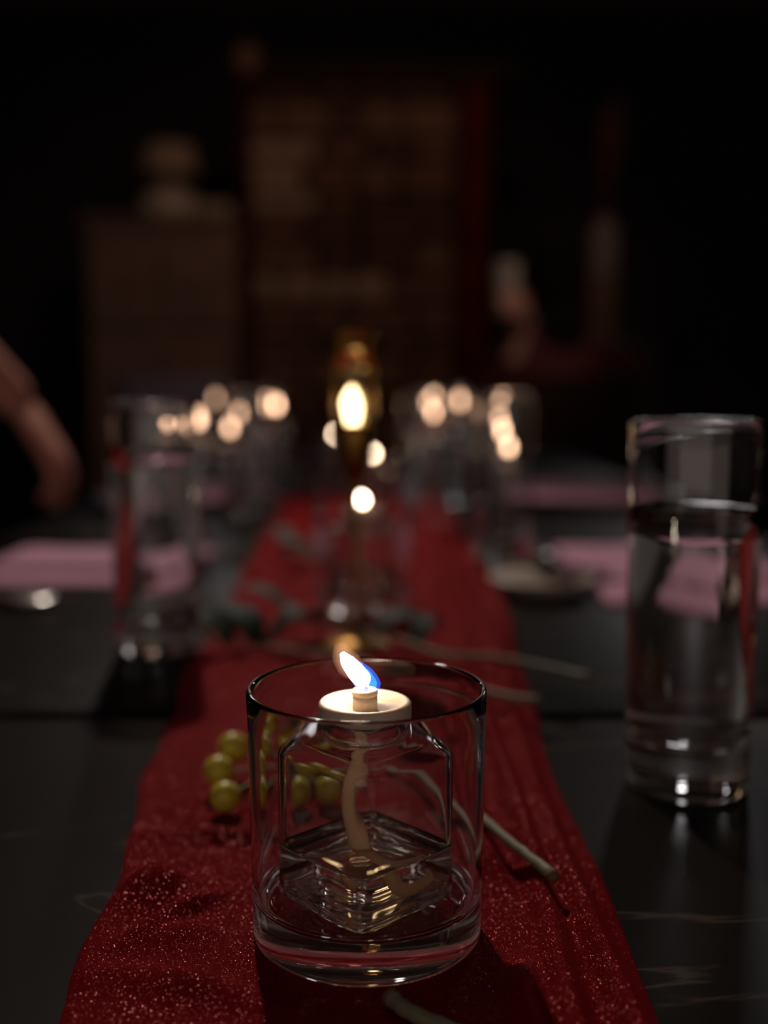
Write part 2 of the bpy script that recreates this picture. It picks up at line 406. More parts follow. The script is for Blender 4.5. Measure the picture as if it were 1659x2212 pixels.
def bottle_rows(detail=1):
    S = .0237
    o = [(.008, 10, Z0 + .0012), (.017, 10, Z0 + .0006), (.0205, 10, Z0 + .0002), (.0222, 10, Z0), (.0230, 10.5, Z0 + .0004), (.0235, 11, Z0 + .0013), (S, 11, Z0 + .003)]
    for i in range(1, 10): o.append((S, 11, Z0 + .003 + (.0655 - Z0 - .003) * i / 10))
    for i in range(0, 9):
        a = PI / 2 * i / 8
        o.append((S - .0048 * (1 - math.cos(a)), 11 - 2.5 * (i / 8) ** 2, .0655 + .0066 * math.sin(a)))
    o += [(.0182, 6.0, .0724), (.0174, 3.4, .0727), (.0166, 2.4, .0729), (.0160, 2.05, .0732), (.0157, 2, .0738), (.0159, 2, .0743), (.0166, 2, .0747), (.0168, 2, .0753), (.0163, 2, .0760), (.0156, 2, .0764), (.0156, 2, .0780)]
    o += [(.0150, 2, .0783), (.0142, 2, .0780), (.0142, 2, .0760), (.0146, 2, .0728), (.0158, 2.6, .0713), (.0176, 6, .0710)]
    for i in range(8, -1, -1):
        a = PI / 2 * i / 8
        o.append((S - .0012 - .0048 * (1 - math.cos(a)), 10.5 - 2.5 * (i / 8) ** 2, .0651 + .0056 * math.sin(a)))
    for i in range(9, 0, -1): o.append((S - .0012, 10.5, Z0 + .0045 + (.0651 - Z0 - .0045) * i / 10))
    o += [(S - .0016, 10, Z0 + .0030), (.0205, 9, Z0 + .0022), (.008, 5, Z0 + .0024)]
    return o
def make_tumbler(gm, nseg=128):
    b = MB().lathe(tumbler_profile(), nseg).build('glass_tumbler', gm); return b
def make_candle(hero=True):
    root = empty('oil_candle')
    N = 192 if hero else 64
    rows = [superring(s, n, z, N) for s, n, z in bottle_rows()]
    v, f = stack(rows, N); bo = MB().add(v, f).build('bottle', M['bottle'] if hero else M['glass_far'], root)
    lvl = .0325
    oil = [(.008, 5, Z0 + .0023), (.0206, 9, Z0 + .0021), (.0222, 10, Z0 + .0029)]
    oil += [(.02258, 10.5, Z0 + .0045 + (lvl - Z0 - .0045) * i / 4) for i in range(5)]
    oil += [(.02258, 10.5, lvl + .0013), (.0221, 10, lvl + .0006), (.0213, 9, lvl + .0001), (.0200, 8, lvl - .0002), (.012, 6, lvl - .0003), (.004, 3, lvl - .0003)]
    rows = [superring(s, n, z, N) for s, n, z in oil]
    v, f = stack(rows, N); ol = MB().add(v, f).build('oil', M['oil'], root)
    # shallow ceramic dish with the wick tube
    d = [(0, .0790), (.0138, .0790), (.0139, .0784), (.0162, .0784)] + corner(.0157, .0797, .0008, -60, 0, 3) + corner(.0150, .0846, .0016, 0, 120, 6)
    d += [(.0133, .0850), (.0128, .0838), (.0122, .0832), (.0055, .0830), (0, .0830)]
    MB().lathe(d, 96).build('collar_dish', M['ceramic'], root)
    tb = [(0, .0830), (.0044, .0830), (.0044, .0875), (.00405, .0878), (.00405, .0882), (.0046, .0884), (.0046, .0896), (.0043, .0902), (.0036, .0903), (.0022, .0895), (0, .0893)]
    MB().lathe(tb, 48).build('wick_tube', M['ceramic'], root)
    if hero:
        k = MB()
        for i in range(14):
            a = i * 2.4; k.ball((-.0002 + .0008 * math.cos(a), .0008 * math.sin(a), .0905 + .0014 * (i / 14)), .00062, 6)
        k.tube([(0, 0, .0885), (.0001, 0, .0905)], .0012, 10); k.build('wick_tip', M['char'], root)
        w = catmull([(.0, 0, .0785), (-.0002, 0, .071), (-.0022, .0, .063), (-.0048, -.001, .054), (-.0050, -.001, .046), (-.0034, -.001, .038), (-.0010, -.001, .0305), (.0030, -.003, .0245), (.0085, -.0055, .0205), (.0150, -.004, .0195), (.0215, -.001, .0225)], 10)
        n = len(w); MB().tube(w, [.0018 + .0010 * min(1, i / 25) for i in range(n)], 14, .55, Vector((0, 1, 0))).build('wick', M['wick'], root)
    else:
        w = catmull([(0, 0, .0785), (-.003, 0, .055), (0, 0, .030), (.012, -.004, .0200)], 5)
        MB().tube(w, .0022, 8).build('wick', M['wick'], root)
    fl = flame(hero); fl.parent = root
    return root
def blob(pts, rad, n=20):
    c = catmull(pts, 8); m = len(c)
    rr = [lerp([i / (len(rad) - 1) for i in range(len(rad))], rad, i / (m - 1)) for i in range(m)]
    return MB().tube(c, rr, n)
def flame(hero):
    if hero:
        core = blob([(.0002, 0, .0912), (-.0008, 0, .0935), (-.0034, 0, .0968), (-.0062, 0, .1003), (-.0081, .0, .1032)], [.0010, .0031, .0032, .0025, .0009]).build('flame', M['flame'])
        blob([(.0006, 0, .0890), (.0014, 0, .0915), (-.0006, 0, .0945), (-.0034, 0, .0974), (-.0060, 0, .1000)], [.0012, .0043, .0043, .0035, .0014]).build('flame_mantle', M['blue'], core)
        blob([(.0005, 0, .0895), (.0010, 0, .0916), (-.0010, 0, .0945), (-.0036, 0, .0974), (-.0060, 0, .1000)], [.0010, .0034, .0035, .0029, .0012]).build('flame_inner', M['blue_in'], core)
        for k in range(4):  # faint glowing shells standing in for the bloom round the flame tip
            e = .0004 + .0006 * k
            blob([(-.0036, 0, .0970), (-.0058, 0, .0995), (-.0078, .0, .1026), (-.0086, 0, .1044 + e)], [.0020 + e, .0026 + e, .0018 + e, .0008 + e * .6]).build('flame_tip', M['warmh'], core)
        return core
    return blob([(0, 0, .0905), (-.0004, 0, .0930), (-.0010, 0, .0960), (-.0015, 0, .0995)], [.0014, .0038, .0036, .0008], 12).build('flame', M['flame_far'])

tb = make_tumbler(M['glass'], 160); tb.location = HERO
tag(tb, 'thick-based clear glass tumbler in the foreground, holding the burning oil candle', 'tumbler')
cd = make_candle(True); cd.location = HERO + Vector((-.0006, 0, 0)); cd.rotation_euler = (0, 0, math.radians(-1.5))
tag(cd, 'square glass oil candle in the sharp foreground tumbler, small blue-edged flame', 'candle')
tb2 = MB().lathe(tumbler_profile(), 64).build('glass_tumbler', M['glass_far'])
cd2 = make_candle(False)
far = [(785, 1313, 'second tumbler along the runner, right behind the brass candlestick stem', 'lit oil candle seen directly behind the brass candlestick stem'),
       (806, 1128, 'third tumbler along the runner, beyond the one behind the candlestick', 'lit oil candle partly hidden right behind the brass cup, third along the runner'),
       (728, 1050, 'farthest tumbler on the runner, left of the brass cup', 'farthest lit oil candle on the runner, peeking out left of the brass cup')]
for i, (px, py, l1, l2) in enumerate(far):
    p = on(px, py, .0024)
    a = tb2 if i == 0 else copy_tree(tb2); b = cd2 if i == 0 else copy_tree(cd2)
    a.location = p; b.location = p; b.rotation_euler = (0, 0, .3 * i)
    tag(a, l1, 'tumbler', 'tumblers down the runner'); tag(b, l2, 'candle', 'oil candles down the runner')

# ------------------------------------------------------------------ brass candlestick with amber chimney
def candlestick():
    p = on(768, 1395, .0024); r = empty('candlestick', p, 0, 'tall brass candlestick with thin stem, cup and amber glass chimney, burning', 'candlestick')
    MB().lathe([(0, 0), (.024, 0), (.026, .0015), (.025, .003), (.012, .0055), (.005, .010), (.0028, .016), (0, .016)], 48).build('base', M['brass'], r)
    MB().lathe([(0, .014), (.0026, .014), (.0022, .03), (.0020, .075), (.0024, .118), (.005, .126), (0, .126)], 24).build('stem', M['brass'], r)
    MB().lathe([(0, .122), (.004, .122), (.009, .130), (.0125, .142), (.0138, .155), (.0140, .166), (.0130, .1665), (.0126, .160), (.0118, .157), (0, .157)], 40).build('cup', M['brass'], r)
    MB().lathe([(.0150, .163), (.0162, .175), (.0168, .200), (.0160, .232), (.0152, .2325), (.0160, .200), (.0154, .175), (.0142, .163), (.0150, .163)], 40).build('chimney', M['amber'], r)
    MB().lathe([(0, .157), (.0110, .157), (.0110, .164), (.0095, .1650), (.002, .1642), (0, .1642)], 32).build('wax', M['ceramic'], r)
    MB().tube([(0, 0, .164), (-.0005, 0, .169)], .0009, 8).build('wick', M['char'], r)
    blob([(-.0004, 0, .167), (-.0014, 0, .173), (-.0024, 0, .181), (-.0022, 0, .188), (-.0020, 0, .1925)], [.0012, .0058, .0066, .0038, .0006], 16).build('flame', M['flame'], r)
candlestick()

# ------------------------------------------------------------------ drinking glasses
def highball(level):
    h = .182; rb = .0299; rt = .0323; w = .0017; fl = .022
    p = [(0, .0012), (rb * .7, .0012), (rb * .8, .0005)] + corner(rb - .0035, .0035, .0035, -90, 0, 5)
    n = 14
    for i in range(1, n): p.append((rb + (rt - rb) * i / n, .0035 + (h - .005) * i / n))
    p += corner(rt - w / 2, h - w / 2, w / 2, 0, 180, 6)
    rin = lambda z: rb + (rt - rb) * (z / h) - w
    for i in range(1, n):
        z = h - .003 - (h - fl - .012) * i / n; p.append((rin(z), z))
    p += corner(rin(fl) - .009, fl + .009, .009, 0, -90, 6) + [(0, fl - .001)]
    o = MB().lathe(p, 96).build('highball_glass', M['glass_hi'])
    q = [(0, fl - .0009), (rin(fl) - .009, fl + .0001)] + [(x + .0001, z) for x, z in corner(rin(fl) - .009, fl + .009, .009, -90, 0, 6)]
    for i in range(1, 8):
        z = fl + .009 + (level - fl - .009) * i / 7; q.append((rin(z) + .0001, z))
    q += [(rin(level) - .0008, level - .0006), (rin(level) - .003, level - .0010), (0, level - .0010)]
    MB().lathe(q, 96).build('water', M['water'], o)
    return o
g1 = highball(.1400); g2 = highball(.150)
spots = [(1481, 1694, g1, 'tall straight glass of water standing at the right edge of the picture'),
         (341, 1407, g2, 'tall glass of water left of the runner, in front of the left pink napkin'),
         (1085, 1218, g2, 'tall empty glass right of the runner, beside the pale saucer'),
         (545, 1112, g1, 'tall glass on the far left, beyond the left pink napkin'),
         (915, 1145, g1, 'tall glass on the right border of the runner, farther than the brass candlestick'),
         (995, 1068, g2, 'small looking distant tall glass right of the runner, farthest on that side'),
         (590, 1060, g2, 'small looking distant tall glass left of the runner, farthest on that side')]
used = set()
for i, (px, py, g, lab) in enumerate(spots):
    o = g if id(g) not in used else copy_tree(g); used.add(id(g))
    if i == 2:
        for w_ in list(o.children): bpy.data.objects.remove(w_)
    p = on(px, py); o.location = (p.x, p.y, T + (.0 if not -.19 < p.x < .14 else .0027)); o.rotation_euler = (0, 0, i * .7)
    tag(o, lab, 'glass', 'tall water glasses')

# added stemmed tealights, standing in for round light blurs and reflections in the glassware
def tealight():
    r = empty('added_tealight')
    MB().lathe([(0, 0), (.022, 0), (.0225, .0015), (.006, .004), (.0030, .008), (.0028, .050), (.006, .058), (.0205, .066), (.0225, .072), (.0230, .082), (.0222, .0825), (.0212, .074), (.019, .069), (0, .0665)], 40).build('glass_cup', M['glass_far'], r)
    MB().lathe([(0, .0672), (.0180, .0700), (.0190, .0745), (.0175, .0742), (0, .0738)], 28).build('wax', M['wax'], r)
    MB().tube([(0, 0, .0735), (0, 0, .087)], .0007, 6).build('wick', M['char'], r)
    blob([(0, 0, .0855), (0, 0, .088), (0, 0, .092), (0, 0, .0960)], [.0018, .0046, .0046, .0010], 12).build('flame', M['flame_t0'], r)
    return r
tl = tealight()
lights = [(596, 878, 1.86, 'added stemmed tealight standing in for the big round blur left of the brass cup'),
          (512, 893, 1.72, 'added tealight for a glass reflection, upper of the two overlapping blurs at left'),
          (497, 924, 1.50, 'added tealight for a glass reflection, lower of the two overlapping blurs at left'),
          (466, 862, 1.95, 'added dimmer tealight for a glass reflection, above the overlapping blurs at left'),
          (928, 872, 1.80, 'added tealight standing in for the upper overlapping blur just right of the brass cup'),
          (943, 893, 1.70, 'added tealight standing in for the lower overlapping blur just right of the brass cup'),
          (993, 869, 1.78, 'added tealight standing in for the blur directly right of the overlapping pair'),
          (1076, 904, 1.52, 'added tealight for a glass reflection, topmost of the diagonal three above the pale saucer'),
          (1085, 930, 1.43, 'added tealight for a glass reflection, middle of the diagonal three above the pale saucer'),
          (1101, 966, 1.36, 'added tealight for a glass reflection, lowest of the diagonal three above the pale saucer'),
          (374, 905, 1.20, 'added tealight for a reflection in the top of the left water glass'),
          (429, 905, 1.24, 'added tealight for a reflection at the right rim of the left water glass')]
for i, (px, py, z, lab) in enumerate(lights):
    p = at(px, py, z); o = tl if i == 0 else copy_tree(tl)
    h = p.z - T; k = h / .090            # added holders stretched to put each flame at its blur
    for ch in o.children:
        if ch.name.startswith('flame'):
            ch.data = ch.data.copy(); ch.data.materials[0] = M['flame_t%d' % (0, 1, 1, 2, 1, 0, 1, 1, 0, 0, 1, 1)[i]]
    o.location = (p.x, p.y, T + (.0024 if -.19 < p.x < .14 else 0)); o.scale = (1, 1, k)
    tag(o, lab, 'candle', 'added tealights for light blurs')

# ------------------------------------------------------------------ greenery
def leaf_mesh(mb, base, d, up, L, Wd, curl=.15, org=Vector((0, 0, 0))):
    d = Vector(d).normalized(); d.z += .18; d.normalize(); up = Vector(up).normalized(); s = d.cross(up).normalized(); n = 12; vs = []; fs = []
    for i in range(n + 1):
        t = i / n; w = Wd / 2 * math.sin(PI * t ** .8) ** .75 if 0 < t < 1 else .0004
        c = Vector(base) + d * L * t + up * (curl * L * math.sin(PI * t))
        for j in (-1, -.5, 0, .5, 1):
            v_ = c + s * w * j + up * (abs(j) * w * .25)
            if abs(v_.x + org.x) < .17: v_.z = max(v_.z, T + .0034 + max(runner_h(v_.x + org.x + dx, v_.y + org.y) for dx in (-.004, 0, .004)) - org.z)
            vs.append(v_)
    for i in range(n):
        for j in range(4):
            a = i * 5 + j; fs.append((a, a + 1, a + 6, a + 5))
    return mb.add(vs, fs)
def sprig(name, pts, rad, leaves, label, cat, lm='leaf', berries=(), cut=True, twig_from=None):
    org = Vector(pts[0]); r = empty(name, org, 0, label, cat)
    P = catmull([Vector(p) for p in pts], 8)
    for a in P:
        if -.17 < a.x < .12: a.z = max(a.z, T + .0024 + rad[0] * 1.2 + max(runner_h(a.x + dx, a.y + dy) for dx in (-.005, 0, .005) for dy in (-.005, 0, .005)))
    z0 = [a.z for a in P]; n_ = len(P)
    z1 = [max(z0[max(0, i - 9):i + 10]) for i in range(n_)]
    for i, a in enumerate(P):
        w_ = z1[max(0, i - 9):i + 10]; a.z = max(z0[i], sum(w_) / len(w_) - .0006)
    P = [a - org for a in P]
    rr = [rad[0] + (rad[1] - rad[0]) * i / (len(P) - 1) for i in range(len(P))]
    rr = [a * (1 + .05 * math.sin(i * .9)) for i, a in enumerate(rr)]
    MB().tube(P, rr, 12).build('stem', M['stem'], r)
    if cut:
        e = P[0]; dd = (P[0] - P[1]).normalized()
        MB().tube([e - dd * .001, e + dd * .0012], [rr[0] * 1.15, rr[0] * 1.1], 12).build('cut_end', M['stem_cut'], r)
    for (b, d, L, Wd, m) in leaves:
        o = leaf_mesh(MB(), Vector(b) - org, d, (0, -.15, 1), L, Wd, org=org).build('leaf', M[m], r)
        s = o.modifiers.new('thickness', 'SOLIDIFY'); s.thickness = .0006
    for (c, rb, tw) in berries:
        c = Vector(c); c.z = max(c.z, T + .0032 + rb + max(runner_h(c.x + dx, c.y + dy) for dx in (-.004, 0, .004) for dy in (-.004, 0, .004))); c -= org; tw = Vector(tw) - org; dr = (tw - c).normalized()
        b = MB().ball(c, rb, 18).build('berry', M['berry'], r)
        mid = (c + tw) / 2 + Vector((0, 0, .003))
        MB().tube(catmull([c + dr * rb * .95, mid, tw], 6), .0009, 8).build('stalk', M['stem'], b)
        MB().lathe([(0, rb * .0), (rb * .22, -rb * .02), (rb * .12, rb * .06), (0, rb * .08)], 8, c + dr * rb * .96).build('calyx', M['leaf'], b)
node = at(612, 1690, .555)
bs = [((503, 1615, .566), .0076), ((472, 1665, .545), .0074), ((487, 1740, .521), .0072), ((648, 1672, .560), .0075), ((697, 1640, .580), .0075), ((628, 1742, .527), .0072), ((705, 1745, .532), .0071), ((585, 1632, .590), .0074), ((740, 1690, .565), .0072)]
berries = [(at(*p), r, node + Vector((.004 * math.cos(i), .004 * math.sin(i), 0))) for i, (p, r) in enumerate(bs)]
def g(px, py, h=.004):
    p = on(px, py, h); lift = max(runner_h(p.x + dx, p.y + dy) for dx in (-.006, 0, .006) for dy in (-.006, 0, .006)) if -.16 < p.x < .12 else 0
    p.z = max(T + h, T + .0022 + lift + .0030) if -.17 < p.x < .12 else T + max(h, .003); return p
sprig('berry_sprig', [g(1193, 1948), g(1110, 1880), g(1040, 1815), g(960, 1745), g(905, 1690), g(850, 1652), (HERO.x, .6, T + .012), at(690, 1680, .575), node], (.0022, .0015), [], 'sprig of round yellow-green berries, stem running behind the foreground tumbler to lower right', 'sprig', berries=berries)
q = g
sprig('plant_twig', [g(846, 2172), g(868, 2192), g(905, 2214), g(960, 2240), g(1010, 2262)], (.0026, .0022), [], 'pale curved plant stem end at the very bottom, in front of the tumbler', 'stem')
sprig('eucalyptus_sprig', [q(1272, 1502, .004), q(1170, 1475, .006), q(1050, 1452, .008), q(960, 1430, .012), q(860, 1390, .010), q(760, 1365, .008), q(620, 1330, .010)], (.0024, .0012),
      [(q(800, 1372, .012), (.9, .25, .1), .045, .020, 'leaf_dark'), (q(700, 1350, .012), (-.6, -.6, .15), .045, .022, 'leaf'), (q(640, 1335, .012), (-.8, .1, .25), .05, .02, 'leaf'), (q(690, 1350, .012), (-.3, -.8, .1), .035, .018, 'leaf'), (q(900, 1400, .012), (.3, .9, .25), .04, .018, 'leaf_dark')],
      'eucalyptus sprig whose pale stem pokes out farthest right of the runner', 'sprig')
sprig('eucalyptus_sprig', [q(1162, 1562, .004), q(1100, 1540, .008), q(1000, 1510, .010), q(880, 1475, .010), q(740, 1430, .008), q(600, 1405, .008), q(500, 1392, .01), q(430, 1370, .012)], (.0024, .0012),
      [(q(560, 1400, .010), (-.5, .7, .35), .045, .024, 'leaf_dark'), (q(510, 1395, .010), (-.9, .2, .3), .045, .024, 'leaf_dark'), (q(480, 1390, .012), (.2, .9, .4), .042, .022, 'leaf_dark'), (q(570, 1400, .010), (.8, .2, .5), .04, .02, 'leaf_dark'), (q(450, 1380, .012), (-.6, -.7, .1), .035, .02, 'leaf')],
      'leafy sprig with dark leaves over the runner’s left edge, stem reaching right behind the tumbler'.replace('’', ''), 'sprig')
sprig('eucalyptus_sprig', [q(780, 1260, .006), q(720, 1230, .01), q(650, 1205, .012), q(600, 1190, .014)], (.0018, .001),
      [(q(690, 1215, .012), (-.9, .1, .2), .05, .022, 'leaf'), (q(640, 1200, .012), (-.5, .6, .3), .05, .022, 'leaf'), (q(720, 1235, .010), (-.4, -.6, .2), .04, .02, 'leaf')],
      'small grey-green leafy sprig farther up the runner, left of the candles', 'sprig')
sprig('eucalyptus_sprig', [q(672, 1075, .01), q(650, 1055, .014), q(630, 1035, .016)], (.0018, .001),
      [(q(665, 1065, .014), (-.6, .4, .6), .06, .03, 'leaf'), (q(650, 1050, .014), (.3, .6, .6), .06, .03, 'leaf_dark')],
      'farthest leafy sprig on the runner, left of the brass cup', 'sprig')

# ------------------------------------------------------------------ napkins, plates, cutlery
def napkin(c, w, d, rz, label, layers=2):
    r = empty('napkin', (c[0], c[1], c[2]), rz, label, 'napkin')
    for k in range(layers):
        nu = 24; vs = []; fs = []; ww = w * (1 - .02 * k); dd = d * (1 - .30 * k); oy = .5 * (d - dd)
        for j in range(nu + 1):
            for i in range(nu + 1):
                x = (i / nu - .5) * ww; y = (j / nu - .5) * dd + oy
                e = min(i, nu - i, j, nu - j) / nu; z = .0022 + .0075 * k + .0045 * min(1, e * 9) + .0018 * noise.noise(Vector((x * 20, y * 20, k + c[0] * 9)))
                vs.append((x, y, z))
        for j in range(nu):
            for i in range(nu): a = j * (nu + 1) + i; fs.append((a, a + 1, a + nu + 2, a + nu + 1))
        o = MB().add(vs, fs).build('fold', M['napkin'], r); s = o.modifiers.new('thickness', 'SOLIDIFY'); s.thickness = .002; s.offset = -1
    return r
napkin((.300, 1.135, T), .215, .30, math.radians(2), 'folded pink napkin on the dark table behind the right water glass')
napkin((-.300, 1.165, T), .225, .19, math.radians(-2), 'folded pink napkin on the dark table behind the left water glass')
napkin((.305, 1.80, T + .0165), .20, .26, math.radians(-4), 'distant mauve-pink napkin on the far right plate')
napkin((-.330, 1.76, T + .0165), .17, .20, math.radians(5), 'distant mauve-pink napkin on the far left plate')
napkin((-.235, 2.55, T), .19, .30, 0, 'farthest pink napkin, left of the runner')
def plate(c, R, m, label):
    o = MB().lathe([(0, .003), (R * .55, .003), (R * .6, 0), (R * .66, 0), (R * .70, .004), (R, .014), (R * .985, .0165), (R * .70, .0075), (R * .62, .0055), (0, .0055)], 64).build('plate', M[m]); o.location = c
    return tag(o, label, 'plate')
plate(Vector((.335, 1.80, T)), .135, 'plate_pale', 'large pale plate under the distant right napkin')
plate(Vector((-.335, 1.76, T)), .125, 'plate', 'dark plate under the distant left napkin')
sp = on(1105, 1250); plate(Vector((sp.x + .02, sp.y - .075, T)), .050, 'plate_pale', 'small pale saucer right of the runner, nearest plate to the camera')
def spoon(c, rz, label):
    r = empty('spoon', c, rz, label, 'spoon')
    vs = MB(); vs.ball((0, 0, .006), .0205, 14, (1, 1.5, .22)); vs.build('bowl', M['steel'], r)
    MB().tube(catmull([(0, .026, .005), (0, .05, .0085), (0, .10, .006), (0, .16, .005)], 6), [.002 + .00006 * i for i in range(19)], 8, .5).build('handle', M['steel'], r)
p = on(55, 1306); spoon(Vector((p.x, p.y, T)), math.radians(70), 'steel spoon lying left in front of the left pink napkin')
p = on(1180, 1215); spoon(Vector((p.x - .01, p.y + .02, T)), math.radians(-8), 'steel spoon lying between the pale saucer and the right pink napkin')
def knife(c, rz, label):
    r = empty('table_knife', c, rz, label, 'knife')
    MB().box((0, .06, .0022), (.018, .12, .0022), bev=.0008).build('blade', M['steel'], r)
    MB().tube([(0, 0, .004), (0, -.04, .0045), (0, -.09, .004)], [.004, .0055, .005], 10, .7).build('handle', M['steel'], r)
p = on(1440, 1130); knife(Vector((p.x + .08, p.y, T)), math.radians(3), 'steel table knife right of the distant right plate')

# ------------------------------------------------------------------ people
def fused(name, chains, m, parent, voxel=.006, balls=()):
    mb = MB()
    for pts, rad, flat, up in chains:
        c = catmull(pts, 6); L = len(c)
        rr = [lerp([i / (len(rad) - 1) for i in range(len(rad))], rad, i / (L - 1)) for i in range(L)]
        # rounded ends
        c = [c[0] - (c[1] - c[0]).normalized() * rr[0] * .55] + c + [c[-1] + (c[-1] - c[-2]).normalized() * rr[-1] * .55]
        rr = [rr[0] * .7] + rr + [rr[-1] * .7]
        mb.tube(c, rr, 18, flat, up)
    for c, r, sc in balls: mb.ball(c, r, 18, sc)
    o = mb.build(name, m, parent)
    r = o.modifiers.new('fuse', 'REMESH'); r.mode = 'VOXEL'; r.voxel_size = voxel; r.use_smooth_shade = True
    s = o.modifiers.new('soft', 'SMOOTH'); s.iterations = 4; s.factor = .5
    return o
UZ = Vector((0, 0, 1)); UY = Vector((0, 1, 0)); UX = Vector((1, 0, 0))
def hand_chains(wr, d, side, palm_n, curl=.5, s=1.0):
    """wrist, pointing direction, thumb side direction, palm normal (towards which the fingers curl)"""
    d = d.normalized(); n = palm_n.normalized(); side = (side - d * side.dot(d)).normalized(); ch = []
    ch.append(([wr, wr + d * .045 * s, wr + d * .085 * s], [.026 * s, .036 * s, .036 * s], .42, n))
    for k, (off, L) in enumerate([(.028, .072), (.010, .080), (-.009, .074), (-.027, .058)]):
        b = wr + d * .078 * s + side * off * s; pts = [b]; dd = d.copy(); cl = curl * (1 + .18 * k)
        for seg, fr in enumerate((.45, .32, .25)):
            q = Matrix.Rotation(cl * (.5 if seg == 0 else 1), 3, dd.cross(n)) if dd.cross(n).length > .01 else Matrix()
            dd = (q @ dd).normalized(); pts.append(pts[-1] + dd * L * s * fr)
        ch.append((pts, [.0098 * s, .0090 * s, .0082 * s, .0070 * s], 1.0, n))
    b = wr + d * .022 * s + side * .022 * s
    ch.append(([b, b + (d * .5 + side * .75) .normalized() * .035 * s + n * .006, b + (d * .5 + side * .75).normalized() * .035 * s + n * .010 + (d * .9 + side * .3).normalized() * .035 * s], [.0135 * s, .011 * s, .0085 * s], 1.0, n))
    return ch
def head_geo(c, fwd, up):
    """balls and chains of a head with brow, nose, chin, ears; c = centre of the head"""
    f = fwd.normalized(); u = up.normalized(); s = f.cross(u).normalized()
    ch = [([c - f * .02 + u * .045, c + f * .015 + u * .02, c + f * .035 - u * .045, c + f * .045 - u * .088], [.086, .080, .062, .030], .95, s),
          ([c - f * .035 + u * .04, c - f * .03 - u * .02], [.082, .070], .95, s),
          ([c + f * .088 + u * .012, c + f * .103 - u * .012, c + f * .112 - u * .030], [.007, .010, .013], 1, s),
          ([c + f * .080 + u * .024 - s * .045, c + f * .092 + u * .026, c + f * .080 + u * .024 + s * .045], [.010, .012, .010], 1, u),
          ([c + f * .083 - u * .055 - s * .020, c + f * .092 - u * .055, c + f * .083 - u * .055 + s * .020], [.005, .0075, .005], 1, u)]
    for k in (-1, 1):
        e = c + s * k * .078 - f * .005
        ch.append(([e + u * .022, e + s * k * .008 - f * .012, e - u * .03], [.010, .012, .008], .7, s))
    return ch
def face_bits(root_obj, c, fwd, up, hairm, cap=False):
    f = fwd.normalized(); u = up.normalized(); s = f.cross(u).normalized()
    for k in (-1, 1):
        MB().ball(c + f * .080 + s * k * .031 + u * .002, .0115, 10).build('eye', M['eye'], root_obj)
    mb = MB(); n = 16
    # hair or cap shell over the top and back of the skull
    cc = c - f * .022 + u * .036; R = .101 if not cap else .106; vs = []; fs = []
    for i in range(n + 1):
        th = (PI * .56) * i / n
        for j in range(32):
            ph = 2 * PI * j / 32; fr = math.cos(ph); drop = th * (1 - .22 * max(0, fr)) if not cap else th * (1 - .12 * max(0, fr))
            v = u * math.cos(drop) + (f * math.cos(ph) + s * math.sin(ph) * .86) * math.sin(drop)
            vs.append(cc + v * R)
    for i in range(n):
        for j in range(32):
            j2 = (j + 1) % 32; fs.append((i * 32 + j, i * 32 + j2, (i + 1) * 32 + j2, (i + 1) * 32 + j))
    o = mb.add(vs, fs).build('cap' if cap else 'hair', hairm, root_obj); q = o.modifiers.new('thickness', 'SOLIDIFY'); q.thickness = .008; q.offset = 1
